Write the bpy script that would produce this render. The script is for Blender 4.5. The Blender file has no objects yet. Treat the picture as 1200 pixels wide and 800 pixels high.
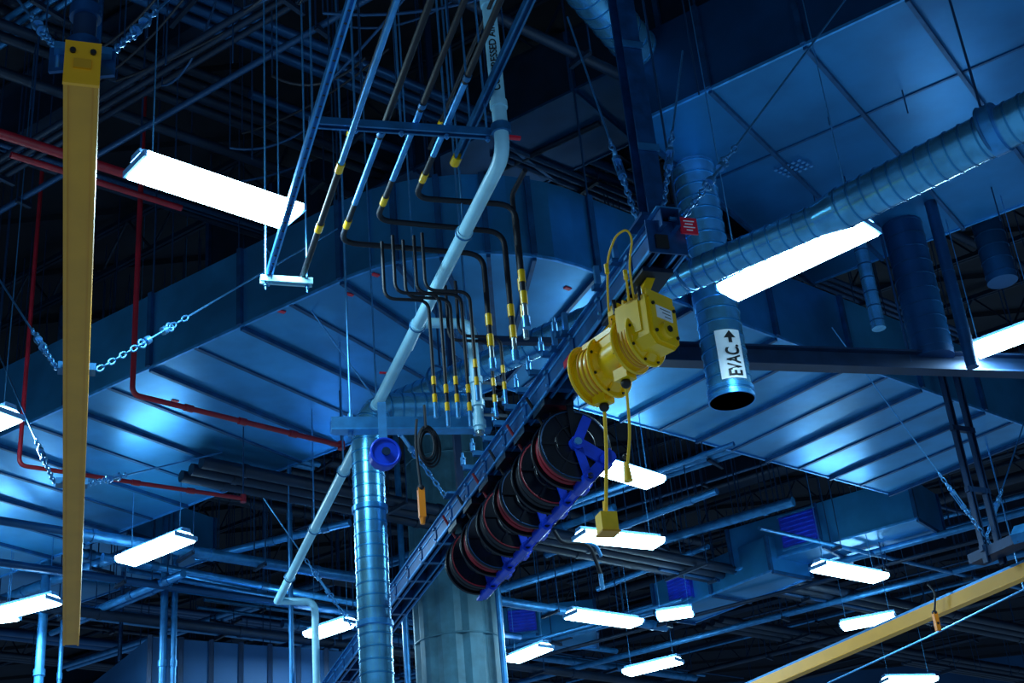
import bpy, math, random
from mathutils import Vector as V, Matrix
random.seed(7)
sc=bpy.context.scene
try:
    sc.view_settings.view_transform='Standard'
except Exception: pass
# ---------------- surveyed camera ----------------
F=1667.0; PITCH=math.radians(27); ROLL=math.radians(5.4); CAM=V((0,0,1.6))
fwd=V((0,math.cos(PITCH),math.sin(PITCH))); R0=V((1,0,0)); U0=V((0,-math.sin(PITCH),math.cos(PITCH)))
RT=R0*math.cos(ROLL)-U0*math.sin(ROLL); UP=R0*math.sin(ROLL)+U0*math.cos(ROLL)
def ray(x,y): return fwd+RT*((x-600)/F)+UP*((400-y)/F)
def P(x,y,z):
    d=ray(x,y); return CAM+d*((z-CAM.z)/d.z)
def D(x,y,dep): return CAM+ray(x,y)*dep
def proj(p):
    q=p-CAM; d=q.dot(fwd); return (600+F*q.dot(RT)/d, 400-F*q.dot(UP)/d)
def zat(b,py):   # height on the plumb line through b that is seen at row py
    lo,hi=2.0,14.0
    for _ in range(40):
        m=(lo+hi)/2
        if proj(V((b.x,b.y,m)))[1]>py: lo=m
        else: hi=m
    return m
def at(b,z): return V((b.x,b.y,z))
def hdir(x,y):
    d=ray(x,y); d.z=0; return d.normalized()
Z=V((0,0,1))
A=hdir(20,1300)               # rail direction, away
B=V((A.y,-A.x,0))             # to the right of rail
Cd=hdir(2750,1047); Dd=hdir(-2200,1516); Ed=hdir(1663,1149)
cd=bpy.data.cameras.new('camera'); cam=bpy.data.objects.new('camera',cd); sc.collection.objects.link(cam)
cd.sensor_width=36; cd.lens=36*F/1200; cd.clip_end=200
m=Matrix.Identity(4)
for i in range(3):
    m[i][0]=RT[i]; m[i][1]=UP[i]; m[i][2]=-fwd[i]; m[i][3]=CAM[i]
cam.matrix_world=m; sc.camera=cam
# ---------------- materials ----------------
def mat(name,col,rough=.5,metal=0,var=.25,scale=6,col2=None,bump=0,emit=None,es=1,aniso=None):
    M=bpy.data.materials.new(name); M.use_nodes=True; nt=M.node_tree; b=nt.nodes['Principled BSDF']
    b.inputs['Roughness'].default_value=rough; b.inputs['Metallic'].default_value=metal
    tc=nt.nodes.new('ShaderNodeTexCoord'); n=nt.nodes.new('ShaderNodeTexNoise'); n.inputs['Scale'].default_value=scale; n.inputs['Detail'].default_value=6
    nt.links.new(tc.outputs['Object'],n.inputs['Vector'])
    cr=nt.nodes.new('ShaderNodeValToRGB'); c=col; c2=col2 or tuple(max(0,x*(1-var)) for x in col)
    cr.color_ramp.elements[0].position=.35; cr.color_ramp.elements[1].position=.65
    cr.color_ramp.elements[0].color=(*c2,1); cr.color_ramp.elements[1].color=(*c,1)
    nt.links.new(n.outputs['Fac'],cr.inputs['Fac']); nt.links.new(cr.outputs['Color'],b.inputs['Base Color'])
    if bump:
        bp=nt.nodes.new('ShaderNodeBump'); bp.inputs['Strength'].default_value=bump; bp.inputs['Distance'].default_value=.02
        nt.links.new(n.outputs['Fac'],bp.inputs['Height']); nt.links.new(bp.outputs['Normal'],b.inputs['Normal'])
    if emit:
        b.inputs['Emission Color'].default_value=(*emit,1); b.inputs['Emission Strength'].default_value=es
    return M
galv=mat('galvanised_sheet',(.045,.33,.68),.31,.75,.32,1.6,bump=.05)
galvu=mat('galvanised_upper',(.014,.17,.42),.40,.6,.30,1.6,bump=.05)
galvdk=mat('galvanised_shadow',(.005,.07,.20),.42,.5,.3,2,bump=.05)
seam=mat('duct_seam_flange',(.006,.08,.22),.45,.5,.4,8)
spiral=mat('spiral_duct_metal',(.14,.56,.95),.26,.75,.35,7,bump=.10)
pipe_w=mat('pale_pipe_paint',(.38,.80,1.0),.35,.0,.15,6)
strutm=mat('strut_steel',(.025,.20,.47),.4,.5,.35,10)
rail=mat('rail_blue_steel',(.010,.10,.30),.32,.5,.4,10)
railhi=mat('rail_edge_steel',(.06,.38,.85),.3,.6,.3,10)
dark=mat('dark_steel',(.003,.018,.05),.55,.3,.4,4)
navy=mat('navy_beam',(.004,.03,.09),.5,.3,.3,6)
deck=mat('roof_deck_paint',(.001,.005,.017),.8,0,.4,2)
black=mat('black_enamel',(.002,.004,.012),.3,.1,.3,6)
hose=mat('black_rubber',(.001,.003,.012),.6,0,.3,20)
yel=mat('crane_yellow',(1.0,.42,.002),.42,0,.12,2.5)
yeld=mat('yellow_ochre',(.74,.30,.002),.5,0,.12,3)  # darker ochre yellow: runway side plates, left beam underside, small trim
yhoist=mat('reel_yellow',(1.0,.57,.002),.32,0,.08,8)
ycord=mat('yellow_cord',(1.0,.56,.01),.5,0,.1,20)
red=mat('red_pipe_paint',(.34,.006,.02),.45,0,.3,6)
hosered=mat('dark_red_hose',(.30,.006,.02),.5,0,.3,6)
redb=mat('red_sign',(.75,.01,.04),.4,0,.1,6)
orange=mat('orange_plastic',(1,.26,.01),.4,0,.1,6)
blue=mat('reel_bracket_blue',(.006,.06,.70),.3,.1,.3,8)
purp=mat('vent_violet_blue',(.012,.03,.50),.5,0,.3,8)
white=mat('label_white',(.9,.95,1),.5,0,.04,6)
ink=mat('label_black',(.004,.004,.006),.5,0,.1,6)
green=mat('column_concrete',(.06,.19,.26),.6,.1,.35,5,bump=.2)
wire=mat('steel_wire',(.10,.40,.80),.35,.7,.2,20)
wired=mat('dark_wire',(.01,.06,.16),.45,.4,.2,20)
brass=mat('valve_brass',(.30,.38,.42),.3,.7,.2,20)
lens=mat('lamp_lens',(.8,.9,1),.4,0,.02,6,emit=(.46,.82,1.0),es=22)
housing=mat('lamp_housing',(.2,.5,.9),.4,.1,.1,6)
wallm=mat('wall_paint',(.008,.08,.22),.7,0,.3,.6)
# ---------------- mesh builder ----------------
class O:
    def __init__(s,name): s.n=name; s.v=[]; s.f=[]; s.mi=[]; s.sm=[]; s.ms=[]
    def add(s,vs,fs,mt,smooth=False):
        if mt not in s.ms: s.ms.append(mt)
        k=s.ms.index(mt); o=len(s.v); s.v+= [tuple(x) for x in vs]
        for f in fs: s.f.append([o+i for i in f]); s.mi.append(k); s.sm.append(smooth)
    def done(s):
        me=bpy.data.meshes.new(s.n); me.from_pydata(s.v,[],s.f)
        for x in s.ms: me.materials.append(x)
        me.polygons.foreach_set('material_index',s.mi); me.polygons.foreach_set('use_smooth',s.sm); me.update()
        o=bpy.data.objects.new(s.n,me); sc.collection.objects.link(o); return o
    def frame(s,p,q,up=Z):
        t=(q-p).normalized(); sd=t.cross(up)
        if sd.length<1e-4: sd=t.cross(V((0,1,0)))
        sd.normalize(); u=sd.cross(t).normalized(); return t,sd,u
    def prof(s,p,q,poly,mt,up=Z):
        t,sd,u=s.frame(p,q,up); n=len(poly)
        vs=[p+sd*a+u*b for a,b in poly]+[q+sd*a+u*b for a,b in poly]
        fs=[[i,(i+1)%n,n+(i+1)%n,n+i] for i in range(n)]+[list(range(n))[::-1],list(range(n,2*n))]
        s.add(vs,fs,mt)
    def bar(s,p,q,w,h,mt,up=Z):
        a,b=w/2,h/2; s.prof(p,q,[(-a,-b),(a,-b),(a,b),(-a,b)],mt,up)
    def chan(s,p,q,w,h,mt,up=Z,t=.006,slot=.5):   # strut channel opening down
        a,b=w/2,h/2; l=a*slot
        s.prof(p,q,[(-a,-b),(-l,-b),(-l,-b+t),(-a+t,-b+t),(-a+t,b-t),(a-t,b-t),(a-t,-b+t),(l,-b+t),(l,-b),(a,-b),(a,b),(-a,b)],mt,up)
    def ibeam(s,p,q,w,h,mt,t=.014,up=Z):
        a,b,c=w/2,h/2,t/2
        s.prof(p,q,[(-a,-b),(a,-b),(a,-b+t),(c,-b+t),(c,b-t),(a,b-t),(a,b),(-a,b),(-a,b-t),(-c,b-t),(-c,-b+t),(-a,-b+t)],mt,up)
    def cyl(s,p,q,r,mt,r2=None,n=16,caps=True):
        r2=r if r2 is None else r2; t,sd,u=s.frame(p,q)
        vs=[]
        for c,rr in((p,r),(q,r2)):
            for i in range(n):
                a=2*math.pi*i/n; vs.append(c+(sd*math.cos(a)+u*math.sin(a))*rr)
        s.add(vs,[[i,(i+1)%n,n+(i+1)%n,n+i] for i in range(n)],mt,True)
        if caps: s.add(vs,[list(range(n))[::-1],list(range(n,2*n))],mt)
    def path(s,pts,bend):
        if bend<=0 or len(pts)<3: return pts
        out=[pts[0]]
        for i in range(1,len(pts)-1):
            a,b,c=pts[i-1],pts[i],pts[i+1]; d1=(a-b);d2=(c-b)
            k=min(bend,d1.length*.48,d2.length*.48); p0=b+d1.normalized()*k; p1=b+d2.normalized()*k
            for j in range(7):
                t=j/6; out.append(p0*(1-t)**2+b*2*t*(1-t)+p1*t*t)
        out.append(pts[-1]); return out
    def tube(s,pts,r,mt,bend=0,n=10):
        pts=s.path(pts,bend); t0=(pts[1]-pts[0]).normalized(); sd=t0.cross(Z)
        if sd.length<1e-3: sd=V((1,0,0))
        sd.normalize(); vs=[]
        for i,p in enumerate(pts):
            t=((pts[min(i+1,len(pts)-1)]-pts[max(i-1,0)])).normalized()
            sd=(sd-t*sd.dot(t)).normalized(); u=sd.cross(t)
            for k in range(n):
                a=2*math.pi*k/n; vs.append(p+(sd*math.cos(a)+u*math.sin(a))*r)
        m_=len(pts)
        s.add(vs,[[j*n+i,j*n+(i+1)%n,(j+1)*n+(i+1)%n,(j+1)*n+i] for j in range(m_-1) for i in range(n)],mt,True)
        s.add(vs,[list(range(n))[::-1],list(range((m_-1)*n,m_*n))],mt)
        return pts
    def ringed(s,pts,r,mt,mt2,step=.12,bend=.3,n=22,rr=1.035,w=.012):
        pts=s.tube(pts,r,mt,bend,n); acc=0; nxt=step*.5
        for a,b in zip(pts,pts[1:]):
            L=(b-a).length; 
            while nxt<acc+L:
                c=a+(b-a)*((nxt-acc)/L); t=(b-a).normalized(); s.cyl(c-t*w/2,c+t*w/2,r*rr,mt2,n=n); nxt+=step
            acc+=L
    def torus(s,c,nr,R,r,mt,n=20,k=6,sx=1):
        nr=nr.normalized(); sd=nr.cross(Z)
        if sd.length<1e-3: sd=V((1,0,0))
        sd.normalize(); u=nr.cross(sd); vs=[]
        for i in range(n):
            a=2*math.pi*i/n; d=sd*math.cos(a)+u*math.sin(a); 
            cc=c+sd*math.cos(a)*R+u*math.sin(a)*R*sx
            for j in range(k):
                b=2*math.pi*j/k; vs.append(cc+d*math.cos(b)*r+nr*math.sin(b)*r)
        s.add(vs,[[i*k+j,i*k+(j+1)%k,((i+1)%n)*k+(j+1)%k,((i+1)%n)*k+j] for i in range(n) for j in range(k)],mt,True)
    def ball(s,c,r,mt,n=12,sz=1):
        vs=[];m_=8
        for i in range(m_+1):
            ph=math.pi*i/m_
            for j in range(n):
                a=2*math.pi*j/n; vs.append(c+V((math.sin(ph)*math.cos(a)*r,math.sin(ph)*math.sin(a)*r,math.cos(ph)*r*sz)))
        s.add(vs,[[i*n+j,(i+1)*n+j,(i+1)*n+(j+1)%n,i*n+(j+1)%n] for i in range(m_) for j in range(n)],mt,True)
    def chain(s,p,q,mt,L=.07,r=.007,w=.018):
        d=q-p; n=max(2,int(d.length/(L*.78))); t,sd,u=s.frame(p,q)
        for i in range(n):
            c=p+d*((i+.5)/n); a,b=(sd,u) if i%2 else (u,sd); h=L/2
            pts=[c+t*(h*math.cos(x)) + a*(w*math.sin(x)) for x in [2*math.pi*k/9 for k in range(10)]]
            s.tube(pts,r,mt,0,5)
    def turnbuckle(s,p,q,mt):
        t=(q-p).normalized(); u=s.frame(p,q)[1]
        s.tube([p,q],.009,mt,0,6)
        for k in(-1,1): s.tube([p+(q-p)*.2+u*.022*k,p+(q-p)*.8+u*.022*k],.008,mt,0,6)
        for k in(.2,.8): s.cyl(p+(q-p)*k-t*.02,p+(q-p)*k+t*.02,.03,mt,n=8)
        s.torus(p,u,.03,.009,mt,10,5); s.torus(q,u,.03,.009,mt,10,5)
    def rig(s,p,q,mt,ends=.5):    # chain - turnbuckle - wire
        d=(q-p); L=d.length; t=d/L
        a=p+t*min(.35*L,.45); b=a+t*.30; 
        s.chain(p,a,mt); s.turnbuckle(a,b,mt); c=b+t*min(.2,.15*L); s.chain(b,c,mt); s.tube([c,q],.008,mt,0,6)
ZC=11.6
# ---------------- shell ----------------
o=O('ceiling'); o.add([V((-34,-4,ZC)),V((36,-4,ZC)),V((36,46,ZC)),V((-34,46,ZC))],[[0,1,2,3]],deck)
for i in range(34):
    y=2+i*1.3; o.bar(V((-33,y,ZC-.04)),V((35,y,ZC-.04)),.12,.08,deck)
o.done()
o=O('wall_back'); o.bar(V((-34,44,6)),V((36,44,6)),.2,12,wallm); o.done()
o=O('wall_left'); o.bar(V((-26,0,6)),V((-26,44,6)),.2,12,deck); o.done()
o=O('wall_right'); o.bar(V((32,0,6)),V((32,44,6)),.2,12,deck); o.done()
# ---------------- roof joists ----------------
org=V((0,18,0))
for i in range(-7,9):
    c=org+Cd*(i*2.6); p=c-Dd*22; q=c+Dd*22
    if i%3==0:
        o=O('roof_beam'); o.ibeam(at(p,11.1),at(q,11.1),.32,.8,dark,.03); o.done(); continue
    o=O('bar_joist'); zt,zb=11.48,10.85
    for z in(zt,zb):
        for k in(-1,1): o.bar(at(p,z)+Cd*.03*k,at(q,z)+Cd*.03*k,.04,.06,dark)
    n=46
    for k in range(n):
        a=p+(q-p)*(k/n); b=p+(q-p)*((k+.5)/n); e=p+(q-p)*((k+1)/n)
        o.bar(at(a,zt),at(b,zb),.025,.025,dark); o.bar(at(b,zb),at(e,zt),.025,.025,dark)
    o.done()
# ---------------- overhead services (background) ----------------
def clampR(p): return -24<p.x<30 and 4<p.y<42
def service(name,n,zr,rr,mts,seed,yr=(0,800)):
    rnd=random.Random(seed); o=O(name)
    for i in range(n):
        z=rnd.uniform(*zr); px,py=rnd.uniform(-60,1260),rnd.uniform(*yr); c=P(px,py,z)
        d=Cd if rnd.random()<.5 else Dd; L=rnd.uniform(3,9); r=rnd.choice(rr)
        k=rnd.choice([1,1,2,3]); mt=rnd.choice(mts); s=d.cross(Z)
        if not clampR(c): continue
        if py<360 and px>640 and i%3: continue
        for j in range(k):
            off=s*(j*r*3.2); o.tube([c-d*L+off,c+d*L+off],r,mt,0,8)
            if r>.05:
                for q in range(-3,4):
                    e=c+d*(q*L/3.2)+off; o.cyl(e-d*.03,e+d*.03,r*1.12,mt,n=10)
        for q in(-.7,-.1,.5):
            e=c+d*L*q
            o.bar(e-s*(r*2)+Z*(-r-.02),e+s*(r*3.2*k)+Z*(-r-.02),.04,.04,dark)
            for w in(-r*2,r*3.2*k): o.tube([e+s*w-Z*(r+.02),at(e+s*w,ZC)],.008,wired,0,4)
    o.done()
service('conduit_run',46,(9.2,10.6),(.02,.03,.03,.05),(dark,dark,strutm,wired),3)
service('sprinkler_and_water_pipes',18,(9.3,10.3),(.05,.08,.1),(dark,dark,galvdk),5)
service('far_pipe_run',30,(7.2,8.6),(.03,.05,.07),(strutm,galvdk,strutm,dark),11,(640,830))
o=O('hanger_rods'); rnd=random.Random(4)
for i in range(90):
    p=P(rnd.uniform(-20,1220),rnd.uniform(-10,800),rnd.uniform(8.6,9.6))
    if clampR(p): o.tube([p,at(p,ZC)],.007,wired,0,4)
o.done()
# ---------------- rectangular ducts ----------------
def rduct(name,out,inn,zb,h,mb,ms_,rib=True,fl=.05,edge=None):
    o=O(name); n=len(out)
    for i in range(n-1):
        a,b,c,d=at(out[i],zb),at(out[i+1],zb),at(inn[i+1],zb),at(inn[i],zb)
        H=Z*h; o.add([a,b,c,d],[[0,1,2,3]],mb); o.add([a+H,b+H,c+H,d+H],[[3,2,1,0]],ms_)
        o.add([a,b,b+H,a+H],[[0,1,2,3]],ms_); o.add([d,c,c+H,d+H],[[3,2,1,0]],ms_)
        for s_ in((a,b),(d,c)):
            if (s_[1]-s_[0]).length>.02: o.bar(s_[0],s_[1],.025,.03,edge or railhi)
    for i in range(n):
        a,d=at(out[i],zb),at(inn[i],zb); H=Z*h
        if i in(0,n-1): o.add([a,d,d+H,a+H],[[0,1,2,3]],ms_)
        if rib is True or (rib and i in rib):
            w=(a-d).normalized(); o.bar(a-Z*.02,d-Z*.02,.035,fl,seam); o.bar(a+w*.02,a+w*.02+H,.05,fl,seam,up=w); o.bar(d-w*.02,d-w*.02+H,.05,fl,seam,up=w)
    return o
ZD=7.8
L0=P(400,328,ZD); outL=[L0+Dd*k for k in (12,10.8,9.6,8.4,7.2,6,4.8,3.6,2.4,1.2,0)]
I0=P(585,452,ZD); 
def onleg(p,base,d):  # foot of p on the line base+d
    return base+d*((p-base).dot(d))
innL=[onleg(p,I0,Dd) for p in outL]
innL=[I0 if (p-I0).dot(Dd)<0 else p for p in innL]
mid=[P(x,y,ZD) for x,y in((418,321),(440,313),(465,307),(490,302),(517,299),(545,296),(572,296),(600,297),(626,300),(650,304),(676,311))]
R0_=P(700,320,ZD); outR=[R0_+Cd*k for k in (0,1.2,2.4,3.6,4.8,6.0,7.2)]
innR=[onleg(p,I0,Cd) for p in outR]; innR=[I0 if (p-I0).dot(Cd)<0 else p for p in innR]
out=outL+mid+outR; inn=innL+[I0]*len(mid)+innR
rb=set(range(0,11))|{13,15,17,19}|set(range(22,29))
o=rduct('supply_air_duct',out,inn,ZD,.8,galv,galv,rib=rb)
for p in outL[::2]+outR[::2]:
    o.tube([at(p,ZD+.8),at(p,ZC)],.01,wired,0,4)
for i in range(10):
    a=(outL[i]+outL[i+1])/2; d_=(innL[i]+innL[i+1])/2; o.bar(at(a,ZD-.008),at(d_,ZD-.008),.04,.016,seam)
for i in range(6):
    a=(outR[i]+outR[i+1])/2; d_=(innR[i]+innR[i+1])/2; o.bar(at(a,ZD-.008),at(d_,ZD-.008),.04,.016,seam)
for (x,y) in ((205,470),(330,365),(410,345),(665,338),(440,322)):
    p=P(x,y,ZD-.006); o.bar(p-Cd*.035,p+Cd*.035,.04,.01,redb)
o.done()
zu=9.0
n0=P(1330,-128,zu); f0=P(1330,190,zu)
outU=[n0+Dd*k for k in (0,.9,1.8,2.7,3.6,4.4)]; innU=[onleg(p,f0,Dd) for p in outU]
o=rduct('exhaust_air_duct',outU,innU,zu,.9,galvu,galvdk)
for p in outU[::2]: o.tube([at(p,zu+.9),at(p,ZC)],.012,wired,0,4)
for i in range(5):
    for f in(.33,.66):
        a=outU[i]+(innU[i]-outU[i])*f; b=outU[i+1]+(innU[i+1]-outU[i+1])*f; o.bar(at(a,zu-.006),at(b,zu-.006),.025,.012,seam)
c=P(930,197,zu-.03)
for i in range(5):
    for j in range(4):
        q=c+Dd*(i*.06-.12)+Cd*(j*.06-.09); o.bar(q-Cd*.015,q+Cd*.015,.03,.012,wire)
o.done()
n1=P(1010,-60,10.0); f1=P(1060,20,10.0)
outV=[n1+Dd*k for k in range(0,9)]; innV=[onleg(p,f1,Dd) for p in outV]
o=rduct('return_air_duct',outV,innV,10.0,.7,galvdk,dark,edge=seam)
for p in outV[::2]: o.tube([at(p,10.7),at(p,ZC)],.012,wired,0,4)
o.done()
def legduct(name,a,b,z,w,h,mb,seg=1.2):
    p,q=P(*a,z),P(*b,z); d=(q-p); n=max(2,int(d.length/seg)); s=d.normalized().cross(Z)
    if s.dot(CAM-p)<0: s=-s
    o=rduct(name,[p+d*(i/n) for i in range(n+1)],[p+d*(i/n)-s*w for i in range(n+1)],z,h,mb,mb)
    for i in range(0,n+1,2):
        e=p+d*(i/n)-s*w*.5; o.tube([at(e,z+h),at(e,ZC)],.012,wired,0,4)
    return o,p,q,s,h
def grille(o,c,d,s,g):     # louvred vent on a duct side
    o.bar(c-d*g+s*.03,c+d*g+s*.03,.06,g*1.7,purp)
    for k in range(7):
        zz=(-.72+k*.24)*g; o.bar(c-d*g*.9+s*.07+Z*zz,c+d*g*.9+s*.07+Z*zz,.03,.012,blue)
    for k in(-1,1): o.bar(c-d*g*1.05+s*.06+Z*g*.88*k,c+d*g*1.05+s*.06+Z*g*.88*k,.05,.025,strutm)
def ventduct(a,b,z,w,h,x,g):
    o,p,q,s,h=legduct('branch_duct',a,b,z,w,h,galv); d=(q-p).normalized()
    if x is not None:
        best=min((abs(proj(p+(q-p)*(k/60)+Z*h*.5)[0]-x),k) for k in range(61))[1]
        grille(o,p+(q-p)*(best/60)+Z*h*.5,d,s,g)
    o.done()
ventduct((860,668),(1075,607),7.6,1.0,.6,938,.27)
ventduct((770,722),(905,668),7.4,.8,.5,800,.23)
ventduct((560,752),(700,738),7.6,1.0,.5,612,.22)
ventduct((-40,690),(150,622),8.4,1.6,.6,None,0)
ventduct((-60,600),(60,640),8.6,2.2,.6,None,0)
o=O('mechanical_enclosure')
p=P(140,775,7.1); q=P(400,792,7.1); sN=(q-p).normalized().cross(Z)
o.bar(at(p,5.9),at(q,5.9),2.5,2.4,wallm)
for k in range(9):
    e=p+(q-p)*(k/8); o.bar(at(e,4.7)+sN*1.27,at(e,7.12)+sN*1.27,.06,.04,navy)
for e in(p,q): o.tube([at(e,7.1),at(e,ZC)],.03,wired,0,6)
o.done()
o=O('pale_pipe_run')
for (a,b,z,r) in (((120,652),(470,716),7.6,.05),((150,668),(455,724),7.6,.035),((60,640),(330,700),7.9,.06),((95,722),(215,672),7.3,.05),((60,742),(200,684),7.3,.04),((230,655),(410,612),7.9,.05),((640,650),(840,575),7.7,.045),((700,690),(830,640),7.9,.04),((640,600),(860,520),7.6,.03),((600,640),(720,594),7.9,.05)):
    p,q=P(*a,z),P(*b,z); o.tube([p,q],r,railhi if r>.045 else strutm,0,10); t=(q-p).normalized()
    for k in(.15,.5,.85): e=p+(q-p)*k; o.cyl(e-t*.05,e+t*.05,r*1.2,strutm,n=10); o.tube([e+Z*r,at(e,ZC)],.008,wired,0,4)
for (x,y,r) in((193,690,.05),(205,690,.04),(52,700,.06),(75,705,.03),(340,645,.03)):
    b=P(x,y,7.4); o.tube([at(b,3.5),at(b,ZC)],r,strutm,0,10)
    for k in range(4): o.cyl(at(b,5+k*1.4),at(b,5.08+k*1.4),r*1.25,strutm,n=10)
o.done()
# ---------------- fluorescent fixtures ----------------
def fixture(x1,y1,x2,y2,w=.31,z=7.0,pw=85):
    p,q=P(x1,y1,z),P(x2,y2,z); c=(p+q)/2; d=(q-p).normalized(); L=min((q-p).length,1.35)/2; p,q=c-d*L,c+d*L
    o=O('fluorescent_light'); a=w/2
    o.prof(p+d*.015,q-d*.015,[(-a*.80,-.045),(a*.80,-.045),(a,-.01),(a,.02),(a*.5,.05),(-a*.5,.05),(-a,.02),(-a,-.01)],lens)
    o.prof(p,q,[(-a*.45,.05),(a*.45,.05),(a*.35,.095),(-a*.35,.095)],housing)
    s=d.cross(Z)
    for e in(p,q): o.bar(e-s*a*.98+Z*.0,e+s*a*.98+Z*.0,.02,.05,housing)
    for k in(-.8,.8):
        e=c+d*L*k; o.tube([e+Z*.09,at(e,ZC)],.005,wire,0,4)
    o.done()
    l=bpy.data.lights.new('fluorescent_lamp','AREA'); l.shape='RECTANGLE'; l.size=L*1.9; l.size_y=w*.75; l.energy=pw; l.color=(.48,.8,1)
    lo=bpy.data.objects.new('fluorescent_lamp',l); sc.collection.objects.link(lo); 
    zx=Z; xx=d; yy=zx.cross(xx); mm=Matrix.Identity(4)
    for i in range(3): mm[i][0]=xx[i]; mm[i][1]=yy[i]; mm[i][2]=zx[i]; mm[i][3]=(c-Z*.06)[i]
    lo.matrix_world=mm
for f in ((158,192,344,254),(852,343,1020,263),(147,657,218,628),(676,537,768,565),(678,627,772,636),(668,719,746,730),
          (958,663,1032,677),(734,788,796,773),(986,734,1050,722),(364,744,412,728),(2,718,64,702),(-70,520,12,484),(600,773,640,757),
          (1036,797,1095,796),(-60,730,18,720),(770,722,812,716)):
    fixture(*f)
fixture(1140,412,1225,380,z=7.5)
# ---------------- spiral ducts ----------------
o=O('spiral_exhaust_duct')
p0=P(1290,92,6.9); p1=P(985,245,6.9); p2=P(960,257,6.9); p3=P(455,478,6.9)
o.ringed([p0,p1],.155,spiral,galv,.11,0); o.cyl(p1,p2,.155,spiral,.125,20); o.ringed([p2,p3],.12,spiral,galv,.11,0)
e=P(1165,152,6.9); t=(p1-p0).normalized(); o.cyl(e-t*.05,e+t*.05,.18,railhi,n=22); o.cyl(p3-t*.03,p3+t*.06,.14,railhi,n=20)
for k in(.12,.5,.9):
    e=p0+(p3-p0)*k; o.torus(e,t,.165,.012,strutm); o.tube([e+Z*.16,at(e,ZC)],.01,wired,0,4)
o.done()
o=O('spiral_exhaust_duct')
b=D(858,470,12.3); rd=.195; zt=zat(b,165); top=at(b,zt); o.ringed([b,top+Z*.02],rd,spiral,galv,.13,0)
o.ringed([top,top+Z*.42,top+Z*.46-Ed*.55,top+Z*.46-Ed*4.5],rd,spiral,galv,.16,.42)
for zz in(.0,.07): o.cyl(b+Z*zz,b+Z*(zz+.035),rd*1.06,railhi,n=28)
o.cyl(b+Z*.95,b+Z*1.05,rd*1.05,railhi,n=24); o.cyl(top-Z*.12,top-Z*.03,rd*1.08,railhi,n=24)
o.bar(top+Z*.6,at(top,ZC),.04,.04,dark)
tc=(CAM-b); tc.z=0; tc.normalize(); sdv=Z.cross(tc)   # viewer's right
def onc(th,z,r=rd*1.042): 
    return b+Z*z+(tc*math.cos(th+.15)+sdv*math.sin(th+.15))*r
zl0,zl1=.13,.60; n=26; th0,th1=-.42,.72
vs=[onc(th0+(th1-th0)*i/n,z) for z in(zl0,zl1) for i in range(n+1)]
o.add(vs,[[i,i+1,n+2+i,n+1+i] for i in range(n)],white,True)
def textmesh(body,size,bold=.0):
    c=bpy.data.curves.new('t','FONT'); c.body=body; c.size=size; c.offset=bold
    t=bpy.data.objects.new('t',c); sc.collection.objects.link(t); bpy.context.view_layer.update()
    me=bpy.data.meshes.new_from_object(t.evaluated_get(bpy.context.evaluated_depsgraph_get()))
    vs=[v.co.copy() for v in me.vertices]; fs=[list(p.vertices) for p in me.polygons]
    bpy.data.objects.remove(t); bpy.data.meshes.remove(me); return vs,fs
vs,fs=textmesh('EVAC.',.16,.004)
w=max(v.x for v in vs)
o.add([onc(.50-v.y/rd,zl0+.015+v.x*(.30/w),rd*1.085) for v in vs],fs,ink)
ar=[(-.015,0),(.015,0),(.015,.05),(.05,.05),(0,.12),(-.05,.05),(-.015,.05)]
o.add([onc(.20+a/rd,zl0+.335+c_,rd*1.085) for a,c_ in ar],[list(range(7))],ink)
o.done()
o=O('spiral_drop_duct')
b=D(443,830,10.6); zt=zat(b,515); top=at(b,zt)
o.ringed([b,top,top+Z*.28+B*.08,top+Z*.34+B*.9],.13,spiral,galv,.10,.2)
for yy in(735,600):
    z_=zat(b,yy); o.cyl(at(b,z_),at(b,z_+.04),.145,railhi,n=24)
o.done()
for (x,ya,yb,dep,r,mt) in((1095,250,420,14,.2,galvdk),(1175,190,330,15,.16,galvdk),(1030,290,385,14,.07,spiral),(1140,300,430,13.5,.06,galvdk)):
    o=O('round_duct_riser'); b=D(x,yb,dep); o.ringed([b,at(b,ZC)],r,mt,seam,.16,0,18); o.done()
# ---------------- column ----------------
o=O('fluted_column'); b=D(543,830,17.5); b=at(b,2); t2=at(b,ZC); n=40; R=.56
vs=[]
for c in(b,t2):
    for i in range(n):
        a=2*math.pi*i/n; rr=R*(1 if i%4<3 else .93); vs.append(c+V((math.cos(a),math.sin(a),0))*rr)
o.add(vs,[[i,(i+1)%n,n+(i+1)%n,n+i] for i in range(n)],green)
for z_ in(4,5.2,6.4,7.6,8.8): o.torus(at(b,z_),Z,R-.005,.014,green,40,6)
for k in(-.62,.55): o.tube([b+V((k,-.45,2)),at(b+V((k,-.45,0)),ZC)],.04,strutm,0,8)
o.done()
# ---------------- crane rails ----------------
ZY=5.75
o=O('yellow_crane_runway'); p=P(95,97,ZY); q=P(83,755,ZY)
w=.155
o.bar(p,q,w,.008,yeld); 
for k in(-1,1): o.bar(p-Z*.002+B*k*(w/2-.010),q-Z*.002+B*k*(w/2-.010),.02,.022,yeld)
o.ibeam(p+Z*.11,q+Z*.11,w,.22,yel,.02)
for k in(-1,1): o.bar(p+Z*.11+B*k*(w/2-.006),q+Z*.11+B*k*(w/2-.006),.012,.2,yeld)
o.bar(p+Z*.10-A*.02,p+Z*.10,w*1.04,.24,yel); o.bar(p+Z*.09-A*.03,p+Z*.09-A*.02,w*.5,.05,yeld)
for k in(-1,1): o.cyl(p+Z*.16-A*.035+B*.045*k,p+Z*.16-A*.02+B*.045*k,.014,ink,n=8)
o.done()
o=O('runway_hanger'); h=p+A*.12+Z*.22
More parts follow.
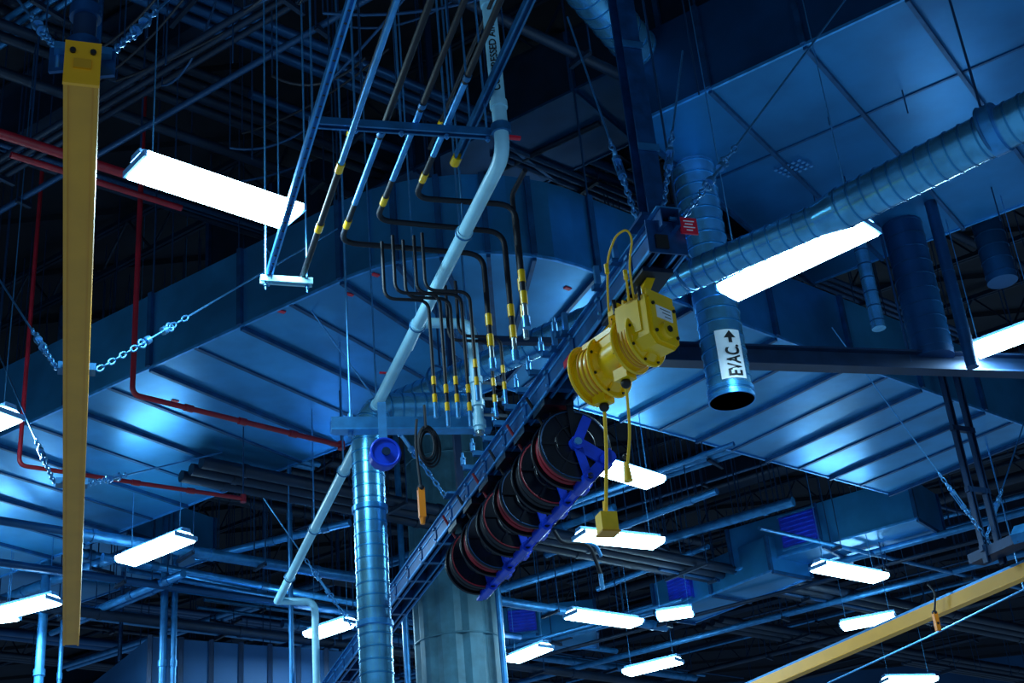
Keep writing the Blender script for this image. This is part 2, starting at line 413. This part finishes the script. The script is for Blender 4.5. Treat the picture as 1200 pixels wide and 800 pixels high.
o.cyl(h+Z*.06,at(h,ZC),.055,navy,n=16); o.cyl(h,h+Z*.10,.08,rail,n=16); o.bar(h-B*.13+Z*.03,h+B*.13+Z*.03,.12,.04,strutm)
for k in(-1,1): o.bar(h-Z*.08+B*.10*k,h+Z*.06+B*.10*k,.1,.02,rail); o.cyl(h+B*.11*k-Z*.06,h+B*.11*k+Z*.09,.012,wire,n=8)
o.cyl(h+Z*.25,h+Z*.31,.075,rail,n=16)
o.rig(h-B*.12+Z*.05,P(-10,-40,8.2),wire); o.rig(h+B*.12+Z*.05,P(260,-60,8.2),wire)
o.done()
o=O('runway_hanger'); zz=ZY+.2; h=P(90,432,zz)
o.bar(h-B*.12,h+B*.12,.10,.05,strutm); o.cyl(h,at(h,ZC),.03,rail,n=10)
o.rig(h-B*.13,P(-25,290,8.4),wire); o.rig(h+B*.13,P(395,268,7.9),wire)
o.done()
o=O('runway_hanger'); h=P(84,566,ZY+.2); o.bar(h-B*.12,h+B*.12,.10,.05,strutm); o.cyl(h,at(h,ZC),.03,rail,n=10)
o.rig(h-B*.13,P(-10,395,8.6),wire); o.rig(h+B*.13,P(260,530,7.8),wire); o.done()
# main rail
ZR=5.8
r0=P(783,296,ZR); Lr=13.0; r1=r0+A*Lr
def rp(s,dz=0,db=0): return r0+A*s+Z*dz+B*db
o=O('hoist_rail')
for k in(-1,1):
    c=B*.085*k
    o.chan(r0+c+Z*.06,r1+c+Z*.06,.06,.12,rail,slot=.4)
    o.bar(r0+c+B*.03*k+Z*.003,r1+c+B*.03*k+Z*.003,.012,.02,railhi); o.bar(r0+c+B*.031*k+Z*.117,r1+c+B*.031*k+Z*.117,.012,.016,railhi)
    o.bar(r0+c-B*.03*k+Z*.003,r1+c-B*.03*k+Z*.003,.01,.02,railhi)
o.bar(r0+Z*.09,r1+Z*.09,.12,.03,black)
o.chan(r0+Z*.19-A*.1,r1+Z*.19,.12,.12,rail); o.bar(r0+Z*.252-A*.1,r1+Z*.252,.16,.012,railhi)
for i in range(24):
    s=.3+i*.53; o.bar(rp(s,.06,-.125),rp(s,.06,.125),.06,.13,rail); o.bar(rp(s,.13,-.14),rp(s,.13,.14),.05,.02,strutm)
    for k in(-1,1): o.cyl(rp(s,.03,.12*k),rp(s,.03,.135*k),.012,wire,n=6)
o.bar(r0-A*.012+Z*.10,r0+Z*.10,.25,.22,rail); o.bar(r0+Z*.06-A*.03-B*.04,r0+Z*.06-A*.012-B*.04,.08,.09,ink)
o.bar(rp(1.25,.06,.1165),rp(1.45,.06,.1165),.006,.045,white); o.bar(rp(1.29,.06,.12),rp(1.36,.06,.12),.004,.03,redb)
o.bar(rp(1.35,.015,-.12),rp(1.55,.015,-.12),.006,.05,redb)
o.done()
o=O('red_capacity_sign'); c=rp(-.06,.16,.13); o.bar(c-B*.055,c+B*.055,.012,.11,redb)
for k,(a_,w_) in enumerate(((.03,.07),(.01,.05),(-.012,.075),(-.032,.04))): o.bar(c+Z*a_-B*w_/2-A*.008,c+Z*a_+B*w_/2-A*.008,.004,.005,white)
o.bar(c+A*.0+Z*.04-B*.055,c-B*.12+Z*.04,.02,.02,strutm); o.done()
o=O('rail_support_post'); h=rp(.12,.26)
o.ibeam(h,at(h,ZC),.12,.14,rail,.014,up=A); o.bar(h+Z*.01-B*.13,h+Z*.01+B*.13,.22,.02,rail)
for zz in(.5,1.3): o.bar(h+Z*zz-A*.08,h+Z*(zz+.05)-A*.08,.14,.01,strutm,up=A)
o.rig(h-B*.11+Z*.03,P(665,20,8.6),wire); o.rig(h+B*.02+Z*.06-A*.1,P(800,60,8.0),wire); o.rig(h+B*.16+Z*.03,P(1005,-20,8.8),wire)
o.done()
for s in(4.6,8.6):
    o=O('rail_support_post'); h=rp(s,.26); o.bar(h,at(h,ZC),.06,.06,navy,up=A); o.bar(h-B*.14+Z*.01,h+B*.14+Z*.01,.14,.02,strutm)
    o.rig(h+B*.14,h+B*1.7+Z*2.4,wire); o.rig(h-B*.14,h-B*1.7+Z*2.4,wire); o.done()
o=O('rail_top_brackets')
for (x,y) in((690,330),(668,385),(640,402),(716,300)):
    s=(P(x,y,ZR+.3)-r0).dot(A); c=rp(s,.26); o.bar(c-B*.08,c-B*.08+Z*.16,.035,.03,wire,up=A); o.bar(c-B*.12,c+B*.1,.05,.03,strutm)
for i in range(9):
    c=rp(1.6+i*.3,.28,-.14); o.bar(c,c+B*.2,.04,.04,strutm); o.cyl(c+Z*.02,c+Z*.09,.022,wire,n=10); o.cyl(c+Z*.09,c+Z*.13,.012,wire,n=8); o.bar(c+Z*.07-A*.04,c+Z*.07+A*.04,.012,.012,wire)
o.done()
# ---------------- yellow cord reels (twin unit) ----------------
c1=P(752,400,5.36); c2=P(703,436,5.36)
ax=(c1-c2).normalized(); ax=(ax+B*.25).normalized()
o=O('yellow_cord_reel'); s=ax; u=s.cross(Z).normalized()
def drum(c,rad,w,both=True):
    o.cyl(c-s*w,c+s*w,rad*.86,yhoist,n=32)
    for q in(-.5,0,.5): o.torus(c+s*w*q,s,rad*.86,.008,yeld,32,6)
    for k in(-1,1):
        o.cyl(c+s*(w*k),c+s*((w+.02)*k),rad,yhoist,n=36); o.torus(c+s*(w+.01)*k,s,rad,.012,yhoist,36,6)
        o.cyl(c+s*(w+.02)*k,c+s*(w+.06)*k,rad*.88,yhoist,rad*.62,32)
        for j in range(8):
            a=j*math.pi/4+.3; d=(u*math.cos(a)+Z*math.sin(a)); o.cyl(c+d*rad*.93+s*(w+.018)*k,c+d*rad*.93+s*(w+.03)*k,.009,ink,n=6)
            o.bar(c+s*(w+.045)*k+d*rad*.60,c+s*(w+.03)*k+d*rad*.90,.012,.02,yhoist,up=s)
drum(c1-s*.03,.165,.05); drum(c2,.19,.07)
o.cyl(c2,c1,.115,yhoist,n=24)
o.bar(c2+Z*.06,c1+Z*.06,.17,.16,yhoist)
o.bar(c2+Z*.15-s*.02,c1+Z*.15+s*.14,.20,.035,yhoist)
g0=c1+Z*.035
o.prof(g0+s*.03,g0+s*.17,[(-.135,-.09),(-.08,-.145),(.08,-.145),(.135,-.09),(.135,.17),(-.135,.17)],yhoist)
o.prof(g0+s*.17,g0+s*.19,[(-.115,-.075),(-.07,-.125),(.07,-.125),(.115,-.075),(.115,.15),(-.115,.15)],yhoist)
for k in range(7): o.bar(g0+s*(-.10+k*.045)+Z*.185-u*.12,g0+s*(-.10+k*.045)+Z*.185+u*.12,.014,.05,yhoist)
o.bar(g0-s*.12+Z*.155,g0+s*.16+Z*.155,.27,.03,yhoist)
for k in(-1,1):
    for j in(-1,1):
        o.cyl(g0+s*(.03+.10*k)+u*.125*j+Z*.14,g0+s*(.03+.10*k)+u*.125*j+Z*.235,.014,ink,n=8)
        o.cyl(g0+s*.19+u*.095*j+Z*(.02+.09*k),g0+s*.202+u*.095*j+Z*(.02+.09*k),.011,ink,n=6)
    o.bar(g0+s*.03+u*.137*k-Z*.05,g0+s*.03+u*.137*k+Z*.15,.18,.012,yhoist,up=u)
o.cyl(g0+s*.19-Z*.045,g0+s*.215-Z*.045,.055,yhoist,.05,20); o.cyl(g0+s*.215-Z*.045,g0+s*.225-Z*.045,.02,ink,n=10)
uL=s.cross(Z).normalized(); lc=g0+s*.194+Z*.065
o.bar(lc-uL*.07,lc+uL*.07,.006,.08,white)
for k in range(3): o.bar(lc-uL*.052+Z*(.022-.022*k)+s*.004,lc+uL*(.04-.018*k)+Z*(.022-.022*k)+s*.004,.002,.004,ink)
for hh,c in((c1+Z*.24,c1),(c2+Z*.2,c2)):
    sp=(hh-r0).dot(A); o.bar(hh-Z*.02,rp(sp,.0),.13,.05,yhoist); o.bar(rp(sp-.14,-.02),rp(sp+.14,-.02),.2,.03,dark)
def guide(c,rad):
    g=c-Z*rad*.95; o.bar(g-s*.05,g+s*.05,.09,.07,yhoist); o.ball(g-Z*.055,.032,ink); return g-Z*.06
g1=guide(c1-s*.16,.165); g2=guide(c2,.19)
e=D(736,560,8.5); o.tube([g1,g1+(e-g1)*.5+B*.02,e+Z*.05],.009,ycord,.1,8); o.cyl(e+Z*.1,e-Z*.02,.016,ycord,.028,12); o.ball(e+Z*.14,.018,ink)
e=D(710,602,8.6); o.tube([g2,g2+(e-g2)*.4+B*.01,e],.011,ycord,.1,8)
o.cyl(e+Z*.0,e+Z*.08,.016,ycord,.012,10); o.bar(e-Z*.12,e,.105,.10,ycord,up=A); o.bar(e-Z*.13,e-Z*.12,.12,.12,yeld,up=A)
o.done()
o=O('yellow_supply_cord')
w=[D(716,390,8.6),D(712,350,8.5),D(712,300,8.4),D(722,275,8.35),D(735,268,8.3),D(741,280,8.3),D(737,310,8.3),D(742,345,8.4),D(748,368,8.4)]
o.tube(w,.007,ycord,.15,8); w=[D(733,320,8.3),D(737,350,8.4),D(738,372,8.45)]; o.tube(w,.007,ycord,.1,8)
for x,y in((711,315),(733,322)): p=D(x,y,8.4); o.cyl(p-Z*.03,p+Z*.03,.014,yhoist,n=8)
o.done()
# ---------------- black hose reels ----------------
def hreel(s,i):
    o=O('hose_reel'); c=rp(s,-.34,.10); R=.262; a=A*.085
    o.cyl(c-a*.8,c+a*.8,R*.55,hose,n=20)
    for j in range(5):
        k=-.7+j*.35; o.torus(c+A*.085*k,A,R*.86-.02*(j%2),.019,hosered if (j+i)%2==0 else hose,30,6)
    for k in(-1,1):
        o.cyl(c+a*k,c+a*k+A*.008*k,R,black,n=36); o.torus(c+a*k,A,R,.012,black,36,6)
        o.torus(c+a*k+A*.01*k,A,R*.97,.006,hosered if i%2 else wired,36,5)
        o.torus(c+a*k+A*.01*k,A,R*.55,.01,black,28,6)
        for j in range(6):
            t_=j*math.pi/3; d=B*math.cos(t_)+Z*math.sin(t_); o.bar(c+a*k+A*.01*k+d*.06,c+a*k+A*.01*k+d*R*.95,.02,.016,black,up=A)
    f=c-a-A*.04
    o.cyl(c-a-A*.06,c+a+A*.03,.05,blue,n=16); o.cyl(f-A*.02,f-A*.04,.028,wire,n=10)
    e1=f+B*.20-Z*.12; e2=f+B*.06-Z*.26
    for aa,bb,w_ in((f,e1,.10),(e1,e2,.075),(f,e2,.06),(f,f+Z*.20+B*.10,.07)): o.bar(aa,bb,.016,w_,blue,up=A.cross(bb-aa))
    for ee in(e1,e2): o.cyl(ee-A*.03,ee+A*.24,.045,blue,n=14); o.cyl(ee-A*.045,ee-A*.03,.022,ink,n=8)
    o.bar(rp(s-.13,-.03),rp(s+.13,-.03),.22,.05,black); o.bar(c+Z*.31-B*.1,c+Z*.05-B*.02+A*.11,.07,.014,black,up=A)
    for k in(-1,1): o.bar(rp(s+.115*k,-.03,.08),c+A*.115*k,.05,.012,black,up=A)
    g=c-Z*.25+B*.17
    o.tube([c+A*.1,c+A*.12+Z*.15-B*.1,rp(s+.1,.1,-.16)],.012,hosered if i%2 else hose,.1,8)
    return o,g
nre=6
for i in range(nre):
    s=2.15+i*.48; o,g=hreel(s,i)
    if i==2:
        o.tube([g,g-Z*.10+B*.05,g-Z*.10+B*.28,g-Z*.34+B*.34],.016,hose,.08,8)
        o.cyl(g-Z*.34+B*.34,g-Z*.46+B*.34,.018,wire,n=8); o.tube([g-Z*.1+B*.2,g-Z*.1+B*.33,g-Z*.2+B*.36],.014,wire,.05,8)
    o.done()
o=O('reel_tie_bar')
o.bar(rp(1.98,-.46,.30),rp(4.8,-.46,.30),.018,.06,blue); o.bar(rp(1.98,-.60,.16),rp(4.8,-.60,.16),.05,.02,blue)
for i in range(nre):
    s=2.15+i*.48-.14; o.bar(rp(s,-.40,.31),rp(s,-.53,.31),.03,.10,blue,up=A); o.cyl(rp(s-.05,-.46,.31),rp(s+.05,-.46,.31),.05,blue,n=14)
o.done()
o=O('strut_crosspiece'); p,q=P(388,498,5.85),P(575,497,5.85); o.chan(p,q,.10,.09,strutm,up=-Z); o.bar(p-Z*.05,q-Z*.05,.11,.012,railhi)
for e in(p+(q-p)*.12,p+(q-p)*.9): o.tube([e,at(e,ZC)],.009,wire,0,6); o.cyl(e-Z*.09,e+Z*.09,.02,wire,n=6)
o.done()
o=O('cable_coil'); c=P(500,520,5.55)
for k in range(6): o.torus(c+A*.012*k+B*.008*k,A,.055+.010*(k%3),.008,hose,20,5,sx=2.0)
o.tube([c+Z*.12,at(c,5.85)],.010,hose,0,6)
o.done()
o=O('blue_hose_reel'); c=P(450,533,5.45); 
o.cyl(c-A*.05,c+A*.05,.10,blue,n=28); o.torus(c-A*.05,A,.10,.012,blue,28,6); o.cyl(c-A*.06,c-A*.075,.03,navy,n=12); o.bar(c,at(c,5.85),.06,.02,strutm); o.done()
o=O('orange_pendant_control'); c=P(494,588,5.1)
o.tube([c+Z*.12,c+Z*.45-B*.02,at(c,5.72)],.010,hose,.1,6); o.bar(c-Z*.11,c+Z*.10,.045,.04,orange,up=A); o.ball(c+Z*.10,.028,hose); o.cyl(c-Z*.16,c-Z*.11,.015,orange,.022,10)
o.done()
# ---------------- pipes ----------------
zp=6.5
e=P(590,182,zp); far=P(312,704,zp)
far=onleg(far,e,A)
o=O('compressed_air_pipe'); r=.046
o.tube([at(e,ZC),e,far],r,pipe_w,.14,16)
o.tube([far-A*.05,far,far+B*.42,at(far+B*.42,3.0)],r*.9,pipe_w,.12,14)
for s in(.9,2.2,3.6,5.0,6.5,8): c=e+A*s; o.cyl(c-A*.03,c+A*.03,r*1.18,pipe_w,n=16); o.torus(c,A,.055,.008,strutm); o.tube([c+Z*.06,at(c,ZC)],.007,wire,0,4)
for z_ in(.35,1.15,1.6,2.4): o.cyl(e+Z*z_,e+Z*(z_+.05),r*1.2,pipe_w,n=16)
o.cyl(e+Z*.16,e+Z*.22,.062,strutm,n=14)
for s,mt in((1.9,redb),(3.2,redb)): 
    c=e+A*s+Z*.05; o.cyl(c,c+Z*.05,.014,brass,n=8); o.bar(c+Z*.05-B*.06,c+Z*.05+B*.04,.018,.012,mt)
c=e+Z*.14; o.bar(c-B*.02,c+B*.12,.025,.018,redb)
tce=(CAM-e); tce.z=0; tce.normalize(); sde=Z.cross(tce)
vs,fs=textmesh('COMPRESSED AIR',.06,.001); w_=max(v.x for v in vs)
o.add([e+Z*(.45+v.x*(.52/w_))+(tce*math.cos((.02-v.y)/r)+sde*math.sin((.02-v.y)/r))*(r*1.12) for v in vs],fs,ink)
o.done()
o=O('branch_air_pipe')
a=P(478,408,6.5); bz=6.62
q1=P(491,378,bz); q2=P(552,379,bz); 
o.tube([a,a+ (q1-a)*.2,q1,q2,at(q2,zat(q2,505))],.040,pipe_w,.1,14)
d_=at(q2,zat(q2,500)); 
for z_ in(.0,.16,.35): o.cyl(d_+Z*z_,d_+Z*(z_+.05),.052,pipe_w,n=14)
o.bar(d_+Z*.12,d_+Z*.15,.18,.03,strutm,up=A); o.cyl(d_-Z*.06,d_,.03,brass,n=10)
for k in range(3):
    c=d_+Z*(.1+.13*k)+B*.1; o.tube([c-B*.1,c+B*.12],.013,brass,0,8); o.cyl(c+B*.04-Z*.025,c+B*.04+Z*.025,.018,brass,n=8)
o.done()
def yband(o,c,d,r,h=.045): o.cyl(c-d*h,c+d*h,r*1.2,yhoist,n=10)
zb=6.75
def bpipe(sx,sy,ex,ey,bx,by,dy,r=.020):
    o=O('black_air_line'); k=P(ex,ey,zb); st=k-A*((k-P(sx,sy,zb)).dot(A)+1.5)
    br=P(bx,by,zb); dn=at(br,zat(br,dy)); o.tube([st,k,br,dn],r,hose,.12,10)
    yband(o,k-A*.25,A,r); yband(o,dn+Z*.18,Z,r); yband(o,dn+Z*.02,Z,r); o.cyl(dn-Z*.14,dn-Z*.02,.018,brass,n=8); o.cyl(dn-Z*.2,dn-Z*.12,.026,wire,n=8)
    o.tube([k-A*.5,k-A*1.25],r*1.05,railhi,0,10)
    for s in(1.3,2.6): c=k-A*s; o.cyl(c-A*.02,c+A*.02,r*1.3,strutm,n=8)
    o.done(); return dn
bpipe(490,10,399,284,566,298,402)
bpipe(520,10,441,258,590,272,392)
bpipe(560,10,486,232,603,240,352)
o=O('black_air_line'); k=P(600,228,6.9); dn=at(k,zat(k,365)); o.tube([k-A*.3,k,dn],.018,hose,.05,10); yband(o,dn+Z*.2,Z,.018); yband(o,dn,Z,.018); o.cyl(dn-Z*.2,dn-Z*.03,.02,brass,n=8); o.done()
for (x,ya,yb) in((515,345,480),(527,350,470),(540,345,480),(550,342,450),(502,352,470),(574,400,470),(586,395,455)):
    o=O('air_drop_line'); k=P(x,ya,6.3); dn=at(k,zat(k,yb)); o.tube([at(k-B*.3+A*.02,6.75),k-B*.3+A*.02,k,dn],.012,hose,.08,8); yband(o,dn+Z*.15,Z,.013,.03); yband(o,dn+Z*.02,Z,.013,.03); o.cyl(dn-Z*.12,dn,.014,wire,n=8); o.done()
o=O('pale_conduit_pair'); 
p=P(312,332,6.6); st=p-A*4.2; o.chan(st,p,.045,.045,railhi)
for k in range(40): c=st+(p-st)*(k/40); o.cyl(c-Z*.024,c-Z*.026,.009,ink,n=6)
p=P(352,332,6.6); st=p-A*4.2; o.tube([st,p],.020,railhi,0,10); o.tube([p-A*1.4,p-A*.1],.022,hose,0,10); yband(o,p-A*1.45,A,.022); yband(o,p-A*.75,A,.022); o.done()
o=O('trapeze_hanger'); p,q=P(305,327,6.56),P(366,331,6.56); o.chan(p,q,.06,.045,pipe_w)
for e in(p+(q-p)*.1,p+(q-p)*.9): o.tube([e-Z*.08,at(e,ZC)],.007,wire,0,6); o.cyl(e-Z*.05,e-Z*.03,.014,wire,n=6)
o.done()
o=O('trapeze_hanger'); p,q=P(362,143,6.7),P(575,157,6.7); o.chan(p,q,.06,.05,strutm)
for t in(.02,.25,.5,.75,.98): e=p+(q-p)*t; o.tube([e-Z*.06,at(e,ZC)],.007,wire,0,6); o.cyl(e-Z*.05,e-Z*.03,.016,wire,n=6)
o.done()
o=O('sloping_strut'); p=P(537,182,6.95); o.chan(p,p-A*3.2,.05,.05,strutm); o.tube([p-A*.3,at(p-A*.3,ZC)],.008,wire,0,5)
yband(o,p+A*.05,A,.028); o.done()
for x0,z0 in((505,7.3),(460,7.3),(575,7.6)):
    o=O('air_line'); p=P(x0,5,z0); o.tube([p-A*2,p+A*1.6],.014,hose,0,8); o.tube([p+A*.9,at(p+A*.9,ZC)],.006,wired,0,4); yband(o,p+A*1.3,A,.014); o.done()
o=O('red_sprinkler_pipe'); 
a=P(-20,150,8.9); b_=P(235,232,8.9); o.tube([a,b_],.045,red,0,10); o.tube([a+Cd*.4+Dd*.25,b_+Dd*.25],.03,red,0,10)
for t in(.2,.7): e=a+(b_-a)*t; o.tube([e,at(e,ZC)],.01,wired,0,5)
o.done()
def redrun(pts,z,r=.03):
    o=O('red_sprinkler_pipe'); Q=[P(x,y,z) for x,y in pts]; 
    up=at(Q[0],ZC); o.tube([up]+Q,r,red,.08,10)
    for e in Q[1:]: o.tube([e,at(e,ZC)],.007,wired,0,4); o.cyl(e-Z*.04,e+Z*.04,r*1.4,red,n=10)
    for a,b in zip(Q,Q[1:]):
        n=4
        for i in range(1,n): c=a+(b-a)*(i/n); t=(b-a).normalized(); o.cyl(c-t*.04,c+t*.04,r*1.35,red,n=10)
    o.done()
redrun([(155,462),(400,522)],7.2,.026); redrun([(22,545),(285,584)],7.0,.022)
o=O('dark_support_beam'); p,q=P(700,412,7.4),P(1290,432,7.4); o.ibeam(p,q,.16,.20,navy,.02)
for t in(.15,.6,.95): e=p+(q-p)*t; o.tube([e,at(e,ZC)],.014,wired,0,5)
p,q=P(560,398,6.6),P(740,403,6.6); o.bar(p,q,.06,.05,navy)
o.done()
ZY2=5.6
o=O('yellow_crane_runway'); p=P(1290,640,ZY2); q=P(850,828,ZY2); d=(q-p).normalized()
o.ibeam(p+Z*.07,q+Z*.07,.12,.14,yel,.018)
s_=d.cross(Z)
for k in(-1,1): o.bar(p+Z*.07+s_*k*.055,q+Z*.07+s_*k*.055,.012,.13,yeld)
o.bar(p+Z*.16,q+Z*.16,.05,.04,strutm)
o.done()
o=O('runway_hanger'); h=P(1172,680,ZY2)+Z*.18
for k in(-1,1): o.chan(h+s_*.11*k,at(h,ZC)+s_*.11*k,.06,.06,navy,up=d)
for z_ in(.15,.8,1.5,2.2): o.bar(h+Z*z_-s_*.16,h+Z*z_+s_*.16,.05,.06,navy)
o.bar(h-d*.45+Z*.12,h+d*.25+Z*.12,.22,.10,navy); o.bar(h-d*.5-s_*.1+Z*.1,h-d*.4+s_*.1+Z*.25,.2,.1,strutm)
o.rig(h-s_*.1+Z*.2,h+Cd*2+Z*2.6,wire); o.rig(h+Z*.2,h-Cd*2+Z*2.2,wire)
o.done()
o=O('orange_pendant_control'); c=P(1096,722,5.55); c=c-Z*.06; o.tube([c+Z*.1,c+Z*.3-d*.08,c+Z*.42],.012,hose,.05,6); o.bar(c-Z*.1,c+Z*.1,.05,.045,orange,up=A); o.ball(c+Z*.1,.03,hose); o.cyl(c-Z*.02-A*.03,c-Z*.02-A*.02,.015,ink,n=8); o.done()
o=O('cable_loop'); p=P(1200,690,6.0)
o.tube([p,P(1090,745,6.0),P(970,800,6.0),P(930,830,6.0)],.012,wire,.1,6); o.tube([p,at(p,ZC)],.01,wire,0,5); o.done()
rnd=random.Random(12); o=O('slack_cables')
for i in range(14):
    z_=rnd.uniform(8.2,10); x=rnd.uniform(-20,420); y=rnd.uniform(0,260); p=P(x,y,z_); q=P(x+rnd.uniform(60,260),y-rnd.uniform(20,140),z_+rnd.uniform(0,.6)); mid_=(p+q)/2-Z*rnd.uniform(.05,.5)
    pts=[p*(1-t)**2+mid_*2*t*(1-t)+q*t*t for t in [k/10 for k in range(11)]]; o.tube(pts,.012,hose if i%2 else wired,0,6)
    o.tube([p,at(p,ZC)],.006,wired,0,4)
o.done()
# ---------------- ambient ----------------
w=bpy.data.worlds.new('world'); sc.world=w; w.use_nodes=True; nt=w.node_tree; bg=nt.nodes['Background']
bg.inputs[0].default_value=(.37,.67,1,1); bg.inputs[1].default_value=.38
